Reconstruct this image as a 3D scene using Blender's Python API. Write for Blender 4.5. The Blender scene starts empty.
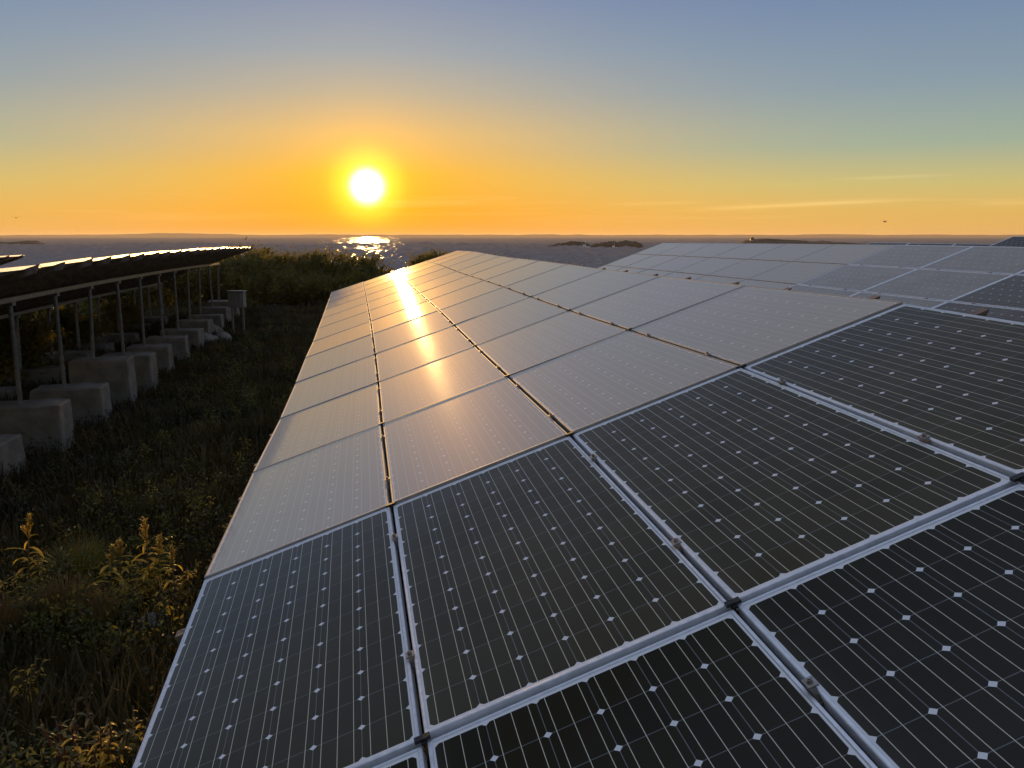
import bpy, bmesh, math, random
import numpy as np
from mathutils import Vector, Matrix, noise
R = math.radians
rnd = random.Random(7)
sc = bpy.context.scene
COL = sc.collection

# ------------------------------------------------------------------ camera, sky, sun, exposure
H = 2.9                                   # camera height above the grass
F = 838.0
cd = bpy.data.cameras.new('camera'); cam = bpy.data.objects.new('camera', cd); COL.objects.link(cam)
cd.sensor_width = 36.0; cd.lens = F / 1024 * 36.0; cd.clip_start = 0.05; cd.clip_end = 60000
cam.location = (0, 0, H); cam.rotation_euler = (R(90) - math.atan(148 / F), 0, 0)
sc.camera = cam
SUN_EL, SUN_AZ = R(3.22), R(-9.56)          # azimuth measured from +Y towards +X
sdir = Vector((math.sin(SUN_AZ) * math.cos(SUN_EL), math.cos(SUN_AZ) * math.cos(SUN_EL), math.sin(SUN_EL)))

w = bpy.data.worlds.new('World'); sc.world = w; w.use_nodes = True
nt = w.node_tree; nt.nodes.clear()
def N(t, **k):
    n = nt.nodes.new(t)
    for a, b in k.items(): setattr(n, a, b)
    return n
def lk(a, b): nt.links.new(a, b)
def mth(op, a, b=None, clamp=False):
    n = N('ShaderNodeMath', operation=op); n.use_clamp = clamp
    for i, v in enumerate((a, b)):
        if v is None: continue
        if isinstance(v, (int, float)): n.inputs[i].default_value = v
        else: lk(v, n.inputs[i])
    return n.outputs[0]
out = N('ShaderNodeOutputWorld'); bg = N('ShaderNodeBackground'); bg.inputs['Strength'].default_value = 0.1
lk(bg.outputs[0], out.inputs[0])
sky = N('ShaderNodeTexSky', sky_type='NISHITA'); sky.sun_disc = False
sky.sun_elevation = SUN_EL; sky.sun_rotation = SUN_AZ
sky.altitude = 0; sky.air_density = 1.0; sky.dust_density = 1.0; sky.ozone_density = 1.0
tc = N('ShaderNodeTexCoord')
sep = N('ShaderNodeSeparateXYZ'); lk(tc.outputs['Generated'], sep.inputs[0])
el = sep.outputs['Z']
dot = N('ShaderNodeVectorMath', operation='DOT_PRODUCT'); lk(tc.outputs['Generated'], dot.inputs[0]); dot.inputs[1].default_value = sdir
ang = mth('MULTIPLY', mth('ARCCOSINE', mth('MINIMUM', dot.outputs['Value'], 1.0)), 180 / math.pi)   # degrees from the sun
def ramp(x, stops, interp='LINEAR'):
    n = N('ShaderNodeValToRGB'); n.color_ramp.interpolation = interp
    e = n.color_ramp.elements
    while len(e) < len(stops): e.new(0.5)
    for i, (p, c) in enumerate(stops): e[i].position = p; e[i].color = (*c, 1)
    lk(x, n.inputs[0]); return n.outputs[0]
def vm(op, a, b):
    n = N('ShaderNodeVectorMath', operation=op)
    for i, v in enumerate((a, b)):
        if isinstance(v, tuple): n.inputs[i].default_value = v
        else: lk(v, n.inputs[i])
    return n.outputs[0]
def sc3(v, s):
    n = N('ShaderNodeVectorMath', operation='SCALE'); lk(v, n.inputs[0])
    if isinstance(s, (int, float)): n.inputs['Scale'].default_value = s
    else: lk(s, n.inputs['Scale'])
    return n.outputs[0]
def srgb(r, g, b, k=1.0):
    f = lambda c: (c / 255 / 12.92 if c / 255 <= 0.04045 else ((c / 255 + 0.055) / 1.055) ** 2.4) * k
    return (f(r), f(g), f(b))
SKYMODE = 1
if SKYMODE == 0:
    lk(sky.outputs[0], bg.inputs[0])
else:
    # twilight air: colour by height above the horizon, warmer within ~35 degrees of the sun
    elr = mth('MAXIMUM', el, 0.0)
    def E(d): return min(1.0, math.sin(R(d)))
    far = ramp(elr, [(0.0, srgb(234, 180, 95)), (E(1.6), srgb(228, 186, 100)), (E(3.2), srgb(205, 192, 125)), (E(5.5), srgb(160, 178, 158)), (E(9), srgb(136, 158, 172)),
                     (E(14.5), srgb(112, 136, 172)), (E(22), srgb(96, 109, 136)), (E(38), srgb(84, 90, 102)), (E(58), srgb(150, 166, 198, 1.3)), (E(80), srgb(168, 184, 214, 2.0))])
    near = ramp(elr, [(0.0, srgb(255, 152, 0)), (E(1.5), srgb(255, 166, 4)), (E(4), srgb(255, 184, 40)), (E(6.5), srgb(238, 190, 110)), (E(9), srgb(196, 180, 150)), (E(11.5), srgb(162, 168, 172)),
                      (E(14.5), srgb(138, 150, 174)), (E(22), srgb(112, 116, 134)), (E(38), srgb(84, 90, 102)), (E(58), srgb(150, 166, 198, 1.3)), (E(80), srgb(168, 184, 214, 2.0))])
    # horizontal angle to the sun decides how warm the band is
    hx = N('ShaderNodeCombineXYZ'); lk(sep.outputs['X'], hx.inputs[0]); lk(sep.outputs['Y'], hx.inputs[1])
    hn = N('ShaderNodeVectorMath', operation='NORMALIZE'); lk(hx.outputs[0], hn.inputs[0])
    hd = N('ShaderNodeVectorMath', operation='DOT_PRODUCT'); lk(hn.outputs[0], hd.inputs[0])
    hd.inputs[1].default_value = Vector((sdir.x, sdir.y, 0)).normalized()
    haz = mth('MULTIPLY', mth('ARCCOSINE', mth('MINIMUM', hd.outputs['Value'], 0.99999)), 180 / math.pi)
    wf = mth('EXPONENT', mth('MULTIPLY', mth('POWER', mth('DIVIDE', haz, 17.0), 1.7), -1.0))
    mix = N('ShaderNodeMix', data_type='RGBA'); lk(wf, mix.inputs['Factor']); lk(far, mix.inputs['A']); lk(near, mix.inputs['B'])
    # the sky behind us is darker
    back = mth('ADD', 0.8, mth('MULTIPLY', mth('EXPONENT', mth('MULTIPLY', mth('POWER', mth('DIVIDE', ang, 75.0), 2.0), -1.0)), 0.2))
    base = sc3(mix.outputs['Result'], back)
    # aureole and disc
    g1 = mth('EXPONENT', mth('MULTIPLY', mth('POWER', mth('DIVIDE', ang, 2.25), 4.0), -1.0))
    g2 = mth('EXPONENT', mth('MULTIPLY', mth('POWER', mth('DIVIDE', ang, 3.6), 2.0), -1.0))
    g0 = mth('EXPONENT', mth('MULTIPLY', mth('POWER', mth('DIVIDE', ang, 0.95), 3.2), -1.0))
    glow = vm('ADD', sc3(vm('ADD', (0.3, 0.45, 0.03), (0, 0, 0)), g1), sc3(vm('ADD', (0.4, 0.15, 0.0), (0, 0, 0)), g2))
    glow = vm('ADD', glow, sc3(vm('ADD', (3.0, 3.0, 3.0), (0, 0, 0)), g0))
    # thin streaks of cloud low in the west
    mp = N('ShaderNodeMapping'); lk(tc.outputs['Generated'], mp.inputs[0]); mp.inputs['Scale'].default_value = (3.5, 3.5, 95); mp.inputs['Rotation'].default_value = (0, R(-1.2), 0)
    nz = N('ShaderNodeTexNoise'); lk(mp.outputs[0], nz.inputs[0]); nz.inputs['Scale'].default_value = 1.2; nz.inputs['Detail'].default_value = 4
    cl = ramp(nz.outputs[0], [(0.56, (0, 0, 0)), (0.75, (1, 1, 1))])
    band = mth('MULTIPLY', mth('EXPONENT', mth('MULTIPLY', mth('POWER', mth('DIVIDE', mth('SUBTRACT', el, 0.035), 0.02), 2.0), -1.0)), 0.09)
    clouds = sc3(vm('MULTIPLY', cl, (1.0, 0.75, 0.5)), band)
    # one long thin contrail-like streak to the right of the sun, and a fainter one above it
    az = mth('MULTIPLY', mth('ARCTAN2', sep.outputs['X'], sep.outputs['Y']), 180 / math.pi)
    eld = mth('MULTIPLY', mth('ARCSINE', el), 180 / math.pi)
    for a0, wd, e0, sl_, th, am in ((18.0, 5.4, 1.95, 0.040, 0.13, 0.16), (24.0, 3.0, 3.55, 0.015, 0.10, 0.07), (9.5, 3.0, 2.1, 0.01, 0.12, 0.07), (30.5, 2.2, 1.9, 0.0, 0.16, 0.08), (-19, 6, 1.2, 0.02, 0.2, 0.05)):
        d1 = mth('SUBTRACT', az, a0)
        wob = mth('MULTIPLY', mth('SUBTRACT', nz.outputs[0], 0.5), 0.35)
        d2 = mth('ADD', mth('SUBTRACT', eld, mth('ADD', e0, mth('MULTIPLY', d1, sl_))), wob)
        q = mth('MULTIPLY', mth('EXPONENT', mth('MULTIPLY', mth('POWER', mth('DIVIDE', mth('ABSOLUTE', d1), wd), 3.0), -1.0)), mth('EXPONENT', mth('MULTIPLY', mth('POWER', mth('DIVIDE', mth('ABSOLUTE', d2), th), 1.6), -1.0)))
        clouds = vm('ADD', clouds, sc3(vm('ADD', (1.0, 0.72, 0.35), (0, 0, 0)), mth('MULTIPLY', q, am)))
    tot = vm('ADD', vm('ADD', base, glow), clouds)
    nis = sc3(sky.outputs[0], 0.02)
    tot = vm('ADD', sc3(tot, 10.0), nis)
    lk(tot, bg.inputs[0])

sl = bpy.data.lights.new('sun', 'SUN'); sun = bpy.data.objects.new('sun', sl); COL.objects.link(sun)
sl.energy = 5.0; sl.angle = R(0.6); sl.color = (1.0, 0.56, 0.18)
sun.rotation_euler = sdir.to_track_quat('Z', 'Y').to_euler()

sc.view_settings.view_transform = 'Standard'; sc.view_settings.look = 'None'
sc.view_settings.gamma = 1; sc.view_settings.exposure = 0.0
sc.render.engine = 'CYCLES'; sc.cycles.max_bounces = 6; sc.cycles.transparent_max_bounces = 6
sc.cycles.sample_clamp_indirect = 4.0

# ------------------------------------------------------------------ materials
def mat(name, color, rough=0.6, metal=0.0, var=0.0, vscale=5.0, bump=0.0, bscale=20.0, spec=0.5, color2=None, transl=0.0, coords='Object'):
    m = bpy.data.materials.new(name); m.use_nodes = True
    t = m.node_tree; b = t.nodes['Principled BSDF']
    b.inputs['Base Color'].default_value = (*color, 1); b.inputs['Roughness'].default_value = rough
    b.inputs['Metallic'].default_value = metal; b.inputs['Specular IOR Level'].default_value = spec
    c = t.nodes.new('ShaderNodeTexCoord')
    if var > 0 or color2:
        n = t.nodes.new('ShaderNodeTexNoise'); n.inputs['Scale'].default_value = vscale; n.inputs['Detail'].default_value = 6
        t.links.new(c.outputs[coords], n.inputs[0])
        r = t.nodes.new('ShaderNodeValToRGB'); t.links.new(n.outputs[0], r.inputs[0])
        c2 = color2 or tuple(x * (1 - var) for x in color)
        r.color_ramp.elements[0].position = 0.35; r.color_ramp.elements[1].position = 0.65
        r.color_ramp.elements[0].color = (*c2, 1); r.color_ramp.elements[1].color = (*color, 1)
        t.links.new(r.outputs[0], b.inputs['Base Color'])
    if bump > 0:
        n = t.nodes.new('ShaderNodeTexNoise'); n.inputs['Scale'].default_value = bscale; n.inputs['Detail'].default_value = 8
        t.links.new(c.outputs[coords], n.inputs[0])
        bp = t.nodes.new('ShaderNodeBump'); bp.inputs['Strength'].default_value = bump; bp.inputs['Distance'].default_value = 0.02
        t.links.new(n.outputs[0], bp.inputs['Height']); t.links.new(bp.outputs[0], b.inputs['Normal'])
    if transl > 0:
        tr = t.nodes.new('ShaderNodeBsdfTranslucent'); mx = t.nodes.new('ShaderNodeMixShader'); mx.inputs[0].default_value = transl
        tr.inputs[0].default_value = (*[min(1, x * 2.2) for x in color], 1)
        if color2:
            t.links.new(r.outputs[0], tr.inputs[0])
        t.links.new(b.outputs[0], mx.inputs[1]); t.links.new(tr.outputs[0], mx.inputs[2])
        t.links.new(mx.outputs[0], t.nodes['Material Output'].inputs[0])
    return m

def panel_mat(name, coat_r, haze_w, haze_r, cellc, tau):
    """photovoltaic laminate: 12 x 6 cells with clipped corners, three busbars each, under patterned glass"""
    m = bpy.data.materials.new(name); m.use_nodes = True
    t = m.node_tree; b = t.nodes['Principled BSDF']
    def nn(k, **a):
        n = t.nodes.new(k)
        for x, y in a.items(): setattr(n, x, y)
        return n
    def M(op, a, b2=None, c=None):
        n = nn('ShaderNodeMath', operation=op)
        for i, v in enumerate((a, b2, c)):
            if v is None: continue
            if isinstance(v, (int, float)): n.inputs[i].default_value = v
            else: t.links.new(v, n.inputs[i])
        return n.outputs[0]
    tc = nn('ShaderNodeTexCoord'); s = nn('ShaderNodeSeparateXYZ'); t.links.new(tc.outputs['Object'], s.inputs[0])
    P = 0.1588
    u = M('DIVIDE', s.outputs['X'], P); v = M('DIVIDE', s.outputs['Y'], P)
    fu = M('ABSOLUTE', M('SUBTRACT', M('FRACT', u), 0.5)); fv = M('ABSOLUTE', M('SUBTRACT', M('FRACT', v), 0.5))
    incell = M('MULTIPLY', M('LESS_THAN', M('ABSOLUTE', u), 6.0), M('LESS_THAN', M('ABSOLUTE', v), 3.0))
    full = M('LESS_THAN', M('ADD', fu, fv), 0.918)
    gapu = M('GREATER_THAN', fu, 0.4925); gapv = M('GREATER_THAN', fv, 0.4925)
    gap = M('MAXIMUM', gapu, gapv)
    bus = M('LESS_THAN', M('ABSOLUTE', M('SUBTRACT', M('FRACT', M('MULTIPLY', v, 3.0)), 0.5)), 0.019)
    bus = M('MULTIPLY', bus, incell)
    # slight cell-to-cell tint
    wn = nn('ShaderNodeTexWhiteNoise', noise_dimensions='3D')
    cv = nn('ShaderNodeCombineXYZ'); t.links.new(M('FLOOR', u), cv.inputs[0]); t.links.new(M('FLOOR', v), cv.inputs[1])
    oi = nn('ShaderNodeObjectInfo'); t.links.new(M('MULTIPLY', oi.outputs['Random'], 31.0), cv.inputs[2])
    t.links.new(cv.outputs[0], wn.inputs['Vector'])
    def mix(f, a, b2):
        n = nn('ShaderNodeMix', data_type='RGBA')
        if isinstance(f, (int, float)): n.inputs['Factor'].default_value = f
        else: t.links.new(f, n.inputs['Factor'])
        for k, x in (('A', a), ('B', b2)):
            if isinstance(x, tuple): n.inputs[k].default_value = (*x, 1)
            else: t.links.new(x, n.inputs[k])
        return n.outputs['Result']
    cell = mix(wn.outputs['Value'], cellc, tuple(x * 1.5 for x in cellc))
    cell = mix(M('MULTIPLY', gap, 0.35), cell, (0.42, 0.44, 0.46))
    c = mix(M('MULTIPLY', full, incell), (0.74, 0.72, 0.70), cell)
    c = mix(bus, c, (0.66, 0.60, 0.46))
    # film of dust and dried rain, thicker along the lower lip
    dn = nn('ShaderNodeTexNoise'); dn.inputs['Scale'].default_value = 2.2; dn.inputs['Detail'].default_value = 8; dn.inputs['Roughness'].default_value = 0.7
    vv = nn('ShaderNodeVectorMath', operation='ADD'); t.links.new(tc.outputs['Object'], vv.inputs[0])
    cc = nn('ShaderNodeCombineXYZ'); t.links.new(M('MULTIPLY', oi.outputs['Random'], 50.0), cc.inputs[0]); t.links.new(cc.outputs[0], vv.inputs[1])
    t.links.new(vv.outputs[0], dn.inputs[0])
    sp = nn('ShaderNodeTexNoise'); sp.inputs['Scale'].default_value = 160; sp.inputs['Detail'].default_value = 1; t.links.new(vv.outputs[0], sp.inputs[0])
    speck = M('GREATER_THAN', sp.outputs[0], 0.79)
    lip = M('MULTIPLY', M('POWER', M('MAXIMUM', M('MULTIPLY', s.outputs['Y'], -2.08), 0.0), 14.0), 0.25)
    dust = M('ADD', M('MULTIPLY', dn.outputs[0], 0.018 if haze_w < 0.3 else 0.05), M('MULTIPLY', lip, 0.3))
    dust = M('ADD', dust, M('MULTIPLY', speck, 0.10))
    c = mix(dust, c, (0.30, 0.26, 0.20))
    t.links.new(c, b.inputs['Base Color'])
    b.inputs['Roughness'].default_value = 0.35; b.inputs['Specular IOR Level'].default_value = 0.0
    b.inputs['Coat Weight'].default_value = 1.0; b.inputs['Coat IOR'].default_value = 1.28 if tau < 0.1 else 1.5
    t.links.new(M('ADD', coat_r, M('MULTIPLY', dn.outputs[0], coat_r * 0.3)), b.inputs['Coat Roughness'])
    bn = nn('ShaderNodeTexNoise'); bn.inputs['Scale'].default_value = 3.0; bn.inputs['Detail'].default_value = 2; t.links.new(vv.outputs[0], bn.inputs[0])
    bp = nn('ShaderNodeBump'); bp.inputs['Strength'].default_value = 0.25; bp.inputs['Distance'].default_value = 0.002
    t.links.new(bn.outputs[0], bp.inputs['Height']); t.links.new(bp.outputs[0], b.inputs['Coat Normal'])
    # matt film scattering at low angles
    gl = nn('ShaderNodeBsdfGlossy'); gl.inputs['Roughness'].default_value = haze_r; gl.inputs['Color'].default_value = (1.0, 0.80, 0.52, 1)
    fr = nn('ShaderNodeFresnel'); fr.inputs['IOR'].default_value = 1.45
    mx = nn('ShaderNodeMixShader'); t.links.new(M('MINIMUM', M('MULTIPLY', fr.outputs[0], haze_w), 0.8), mx.inputs[0])
    t.links.new(b.outputs[0], mx.inputs[1]); t.links.new(gl.outputs[0], mx.inputs[2])
    # loose dust covers more of the view the flatter one looks along the glass
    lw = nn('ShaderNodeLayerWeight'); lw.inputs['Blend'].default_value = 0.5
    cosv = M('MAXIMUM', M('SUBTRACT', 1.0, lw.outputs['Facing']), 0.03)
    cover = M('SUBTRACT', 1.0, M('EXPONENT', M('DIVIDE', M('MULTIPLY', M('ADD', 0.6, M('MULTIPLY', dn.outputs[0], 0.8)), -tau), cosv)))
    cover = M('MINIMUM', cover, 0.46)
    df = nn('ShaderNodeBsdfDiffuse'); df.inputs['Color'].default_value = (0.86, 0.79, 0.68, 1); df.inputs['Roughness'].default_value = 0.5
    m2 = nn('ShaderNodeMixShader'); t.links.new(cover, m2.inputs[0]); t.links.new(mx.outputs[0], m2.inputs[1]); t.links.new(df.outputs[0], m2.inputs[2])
    t.links.new(m2.outputs[0], t.nodes['Material Output'].inputs[0])
    return m

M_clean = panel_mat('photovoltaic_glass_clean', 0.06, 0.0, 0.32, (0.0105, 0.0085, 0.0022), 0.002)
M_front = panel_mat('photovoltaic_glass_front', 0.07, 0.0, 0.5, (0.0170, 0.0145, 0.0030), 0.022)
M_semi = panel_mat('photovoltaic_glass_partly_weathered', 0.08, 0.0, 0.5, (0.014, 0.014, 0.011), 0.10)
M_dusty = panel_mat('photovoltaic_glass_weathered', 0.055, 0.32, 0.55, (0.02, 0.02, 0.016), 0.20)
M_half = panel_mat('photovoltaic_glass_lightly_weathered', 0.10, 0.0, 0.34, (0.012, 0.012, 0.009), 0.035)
M_alu = mat('anodised_aluminium', (0.84, 0.85, 0.88), 0.36, 0.4, var=0.15, vscale=30, bump=0.05, bscale=60)
M_aluw = mat('dusty_aluminium', (0.44, 0.39, 0.33), 0.6, 0.1, var=0.2, vscale=20)
M_back = mat('white_backsheet', (0.6, 0.6, 0.58), 0.6, var=0.15, vscale=3)
M_black = mat('black_plastic_and_gap_shade', (0.012, 0.012, 0.012), 0.5, bump=0.1)
M_clamp = mat('zinc_clamp', (0.42, 0.38, 0.34), 0.45, 0.7, var=0.4, vscale=60)
M_galv = mat('galvanised_steel', (0.27, 0.27, 0.26), 0.5, 0.4, var=0.35, vscale=14, bump=0.1, bscale=40)
M_wood = mat('weathered_timber', (0.20, 0.15, 0.12), 0.8, var=0.45, vscale=12, bump=0.4, bscale=50)
M_conc = mat('concrete', (0.27, 0.24, 0.20), 0.95, var=0.4, vscale=3.5, bump=0.6, bscale=14)
M_stone = mat('stone', (0.10, 0.09, 0.08), 0.9, var=0.4, vscale=6, bump=0.8, bscale=10)
M_ground = mat('soil', (0.04, 0.028, 0.010), 0.95, color2=(0.02, 0.015, 0.006), vscale=1.3, bump=1.0, bscale=6, spec=0.0)
M_grass = mat('grass', (0.10, 0.066, 0.013), 0.65, color2=(0.025, 0.024, 0.006), vscale=0.7, transl=0.35)
M_tuft = mat('dry_grass', (0.26, 0.16, 0.045), 0.6, color2=(0.10, 0.06, 0.02), vscale=3, transl=0.45)
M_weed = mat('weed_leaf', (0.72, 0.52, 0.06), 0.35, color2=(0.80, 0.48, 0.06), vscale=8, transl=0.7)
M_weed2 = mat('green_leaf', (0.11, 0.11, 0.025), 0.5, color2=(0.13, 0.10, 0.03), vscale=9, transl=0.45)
M_cover = mat('ground_leaf', (0.08, 0.062, 0.014), 0.6, color2=(0.022, 0.024, 0.006), vscale=2, transl=0.4)
M_yel = mat('yellowing_grass', (0.34, 0.27, 0.05), 0.5, color2=(0.12, 0.10, 0.02), vscale=4, transl=0.6)
M_seed = mat('dry_seed', (0.30, 0.24, 0.07), 0.5, var=0.4, vscale=20, transl=0.6)
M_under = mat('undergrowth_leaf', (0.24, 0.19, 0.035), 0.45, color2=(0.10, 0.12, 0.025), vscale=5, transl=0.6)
M_red = mat('red_stem', (0.16, 0.05, 0.03), 0.6)
M_stem = mat('weed_stem', (0.14, 0.10, 0.045), 0.6)
M_bush = mat('bush_leaf_flare_tint', (0.22, 0.17, 0.03), 0.5, color2=(0.11, 0.10, 0.02), vscale=0.9, transl=0.6)  # leaf colour yellowed to imitate golden lens flare over the bushes
M_bark = mat('bark', (0.07, 0.055, 0.04), 0.9, bump=0.6)
M_isle = mat('island_rock', (0.05, 0.04, 0.03), 0.95, color2=(0.02, 0.025, 0.012), vscale=0.12, bump=1.0, bscale=0.5)
M_coast = mat('far_coast_forest', (0.11, 0.11, 0.11), 1.0, var=0.2, vscale=0.002, spec=0)
M_white = mat('white_paint', (0.75, 0.75, 0.72), 0.5, var=0.1)
M_dark = mat('dark_paint', (0.06, 0.055, 0.05), 0.6, var=0.2)
M_box = mat('pale_enclosure', (0.28, 0.27, 0.24), 0.5, var=0.15)
M_bird = mat('dark_feathers', (0.03, 0.03, 0.03), 0.8, var=0.2)

# ------------------------------------------------------------------ helpers
def mesh_obj(name, verts, faces, m=None, parent=None, mats=None, fmat=None, smooth=False):
    me = bpy.data.meshes.new(name)
    me.from_pydata([tuple(v) for v in verts], [], faces)
    for x in (mats or ([m] if m else [])): me.materials.append(x)
    if fmat: me.polygons.foreach_set('material_index', fmat)
    if smooth: me.polygons.foreach_set('use_smooth', [True] * len(me.polygons))
    me.update()
    o = bpy.data.objects.new(name, me); COL.objects.link(o)
    if parent: o.parent = parent
    return o
def np_obj(name, V, Fq, m, parent=None, k=4):
    """V (n,3) array, Fq (m,k) array of indices"""
    me = bpy.data.meshes.new(name)
    me.vertices.add(len(V)); me.vertices.foreach_set('co', np.asarray(V, np.float32).ravel())
    n = len(Fq); me.loops.add(n * k); me.loops.foreach_set('vertex_index', np.asarray(Fq, np.int32).ravel())
    me.polygons.add(n); me.polygons.foreach_set('loop_start', np.arange(0, n * k, k, dtype=np.int32))
    me.materials.append(m); me.update(calc_edges=True); me.validate()
    o = bpy.data.objects.new(name, me); COL.objects.link(o)
    if parent: o.parent = parent
    return o
class MB:
    def __init__(s): s.v = []; s.f = []
    def add(s, vs, fs):
        b = len(s.v); s.v += [Vector(x) for x in vs]; s.f += [tuple(b + i for i in f) for f in fs]
    def bar(s, p, q, wd, ht, up=(0, 0, 1), cut=None):
        p = Vector(p); q = Vector(q); d = (q - p).normalized(); up = Vector(up)
        sx = d.cross(up).normalized(); uz = sx.cross(d).normalized()
        vs = []
        for c in (p, q):
            for a, b in ((-1, -1), (1, -1), (1, 1), (-1, 1)): vs.append(c + sx * a * wd / 2 + uz * b * ht / 2)
        if cut:                                     # oblique end cut
            vs[4] -= d * cut; vs[5] -= d * cut
        s.add(vs, [(3, 2, 1, 0), (4, 5, 6, 7), (0, 1, 5, 4), (1, 2, 6, 5), (2, 3, 7, 6), (3, 0, 4, 7)])
    def box(s, a, b):
        x0, y0, z0 = a; x1, y1, z1 = b
        s.add([(x0, y0, z0), (x1, y0, z0), (x1, y1, z0), (x0, y1, z0), (x0, y0, z1), (x1, y0, z1), (x1, y1, z1), (x0, y1, z1)],
              [(3, 2, 1, 0), (4, 5, 6, 7), (0, 1, 5, 4), (1, 2, 6, 5), (2, 3, 7, 6), (3, 0, 4, 7)])
    def tube(s, pts, rad, n=8, cap=True):
        pts = [Vector(p) for p in pts]; b = len(s.v)
        for i, p in enumerate(pts):
            d = (pts[min(i + 1, len(pts) - 1)] - pts[max(i - 1, 0)]).normalized()
            a = d.cross(Vector((0, 0, 1)) if abs(d.z) < 0.9 else Vector((1, 0, 0))).normalized(); c = d.cross(a)
            r = rad[i] if isinstance(rad, (list, tuple)) else rad
            for k in range(n):
                t = 2 * math.pi * k / n; s.v.append(p + a * math.cos(t) * r + c * math.sin(t) * r)
        for i in range(len(pts) - 1):
            for k in range(n):
                s.f.append((b + i * n + k, b + i * n + (k + 1) % n, b + (i + 1) * n + (k + 1) % n, b + (i + 1) * n + k))
        if cap:
            s.f.append(tuple(b + k for k in range(n))[::-1]); s.f.append(tuple(b + (len(pts) - 1) * n + k for k in range(n)))
    def build(s, name, m, parent=None, smooth=False): return mesh_obj(name, s.v, s.f, m, parent, smooth=smooth)
def tag(o, label=None, cat=None, group=None, kind=None):
    if label: o['label'] = label
    if cat: o['category'] = cat
    if group: o['group'] = group
    if kind: o['kind'] = kind
    return o
def empty(name, loc, rz=0.0):
    o = bpy.data.objects.new(name, None); COL.objects.link(o); o.location = loc; o.rotation_euler = (0, 0, rz); o.empty_display_size = 0.2
    return o
def dup(o, parent=None):
    c = o.copy(); COL.objects.link(c); c.parent = parent
    for ch in list(o.children): dup(ch, c)
    return c
def unproj(px, py, Y):
    """world point on the plane y=Y seen at a pixel (used only to measure the place)"""
    th = math.atan(148 / F); c, s = math.cos(th), math.sin(th)
    a = (384 - py) / F; b = (px - 512) / F
    # depth = c*Y - s*Z ; up = s*Y + c*Z = a*depth
    Z = (a * c * Y - s * Y) / (c + a * s); d = c * Y - s * Z
    return Vector((b * d, Y, Z + H))

# ------------------------------------------------------------------ ground, sea, coast
def ground_z(x, y):
    z = 0.0
    if y > 42: z -= 9.0 * min(1.0, (y - 42) / 22.0) ** 1.3
    z += 0.10 * noise.noise(Vector((x * 0.35, y * 0.35, 0))) + 0.25 * noise.noise(Vector((x * 0.07, y * 0.07, 3)))
    return z
def grid(name, xs, ys, zf, m):
    V = [(x, y, zf(x, y)) for y in ys for x in xs]; nx = len(xs)
    Fc = [(j * nx + i, j * nx + i + 1, (j + 1) * nx + i + 1, (j + 1) * nx + i) for j in range(len(ys) - 1) for i in range(nx - 1)]
    return mesh_obj(name, V, Fc, m, smooth=True)
xs = [-400, -250, -150, -90, -60, -45, -35] + [-30 + i * 0.6 for i in range(101)] + [35, 45, 60, 90, 150, 250, 400]
ys = [-400, -200, -100, -50, -25, -12, -6] + [-3 + i * 0.6 for i in range(120)] + [75, 90]
tag(grid('ground', xs, ys, ground_z, M_ground), kind='structure')

def sea_mat():
    m = bpy.data.materials.new('sea_water'); m.use_nodes = True
    t = m.node_tree; b = t.nodes['Principled BSDF']
    b.inputs['Base Color'].default_value = (0.21, 0.18, 0.165, 1); b.inputs['Specular IOR Level'].default_value = 0.2; b.inputs['Roughness'].default_value = 0.12; b.inputs['IOR'].default_value = 1.33
    c = t.nodes.new('ShaderNodeTexCoord'); prev = None
    for scl, dist in ((0.6, 0.8), (2.2, 0.3)):
        mp = t.nodes.new('ShaderNodeMapping'); mp.inputs['Scale'].default_value = (scl * 0.8, scl * 1.1, 1); mp.inputs['Rotation'].default_value = (0, 0, 0.3 * scl)
        t.links.new(c.outputs['Object'], mp.inputs[0])
        n = t.nodes.new('ShaderNodeTexNoise'); n.inputs['Scale'].default_value = 1.0; n.inputs['Detail'].default_value = 3; t.links.new(mp.outputs[0], n.inputs[0])
        bp = t.nodes.new('ShaderNodeBump'); bp.inputs['Strength'].default_value = 1.0; bp.inputs['Distance'].default_value = dist
        t.links.new(n.outputs[0], bp.inputs['Height'])
        if prev: t.links.new(prev, bp.inputs['Normal'])
        prev = bp.outputs[0]
    t.links.new(prev, b.inputs['Normal']); b.inputs['Roughness'].default_value = 0.8; b.inputs['Specular IOR Level'].default_value = 0.0
    # wind-roughened water mirrors only part of the sky at low angles
    g = t.nodes.new('ShaderNodeBsdfGlossy'); g.inputs['Roughness'].default_value = 0.2; t.links.new(prev, g.inputs['Normal'])
    mx = t.nodes.new('ShaderNodeMixShader'); mx.inputs[0].default_value = 0.10
    t.links.new(b.outputs[0], mx.inputs[1]); t.links.new(g.outputs[0], mx.inputs[2]); t.links.new(mx.outputs[0], t.nodes['Material Output'].inputs[0])
    return m
SEA = H - 8.0
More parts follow.
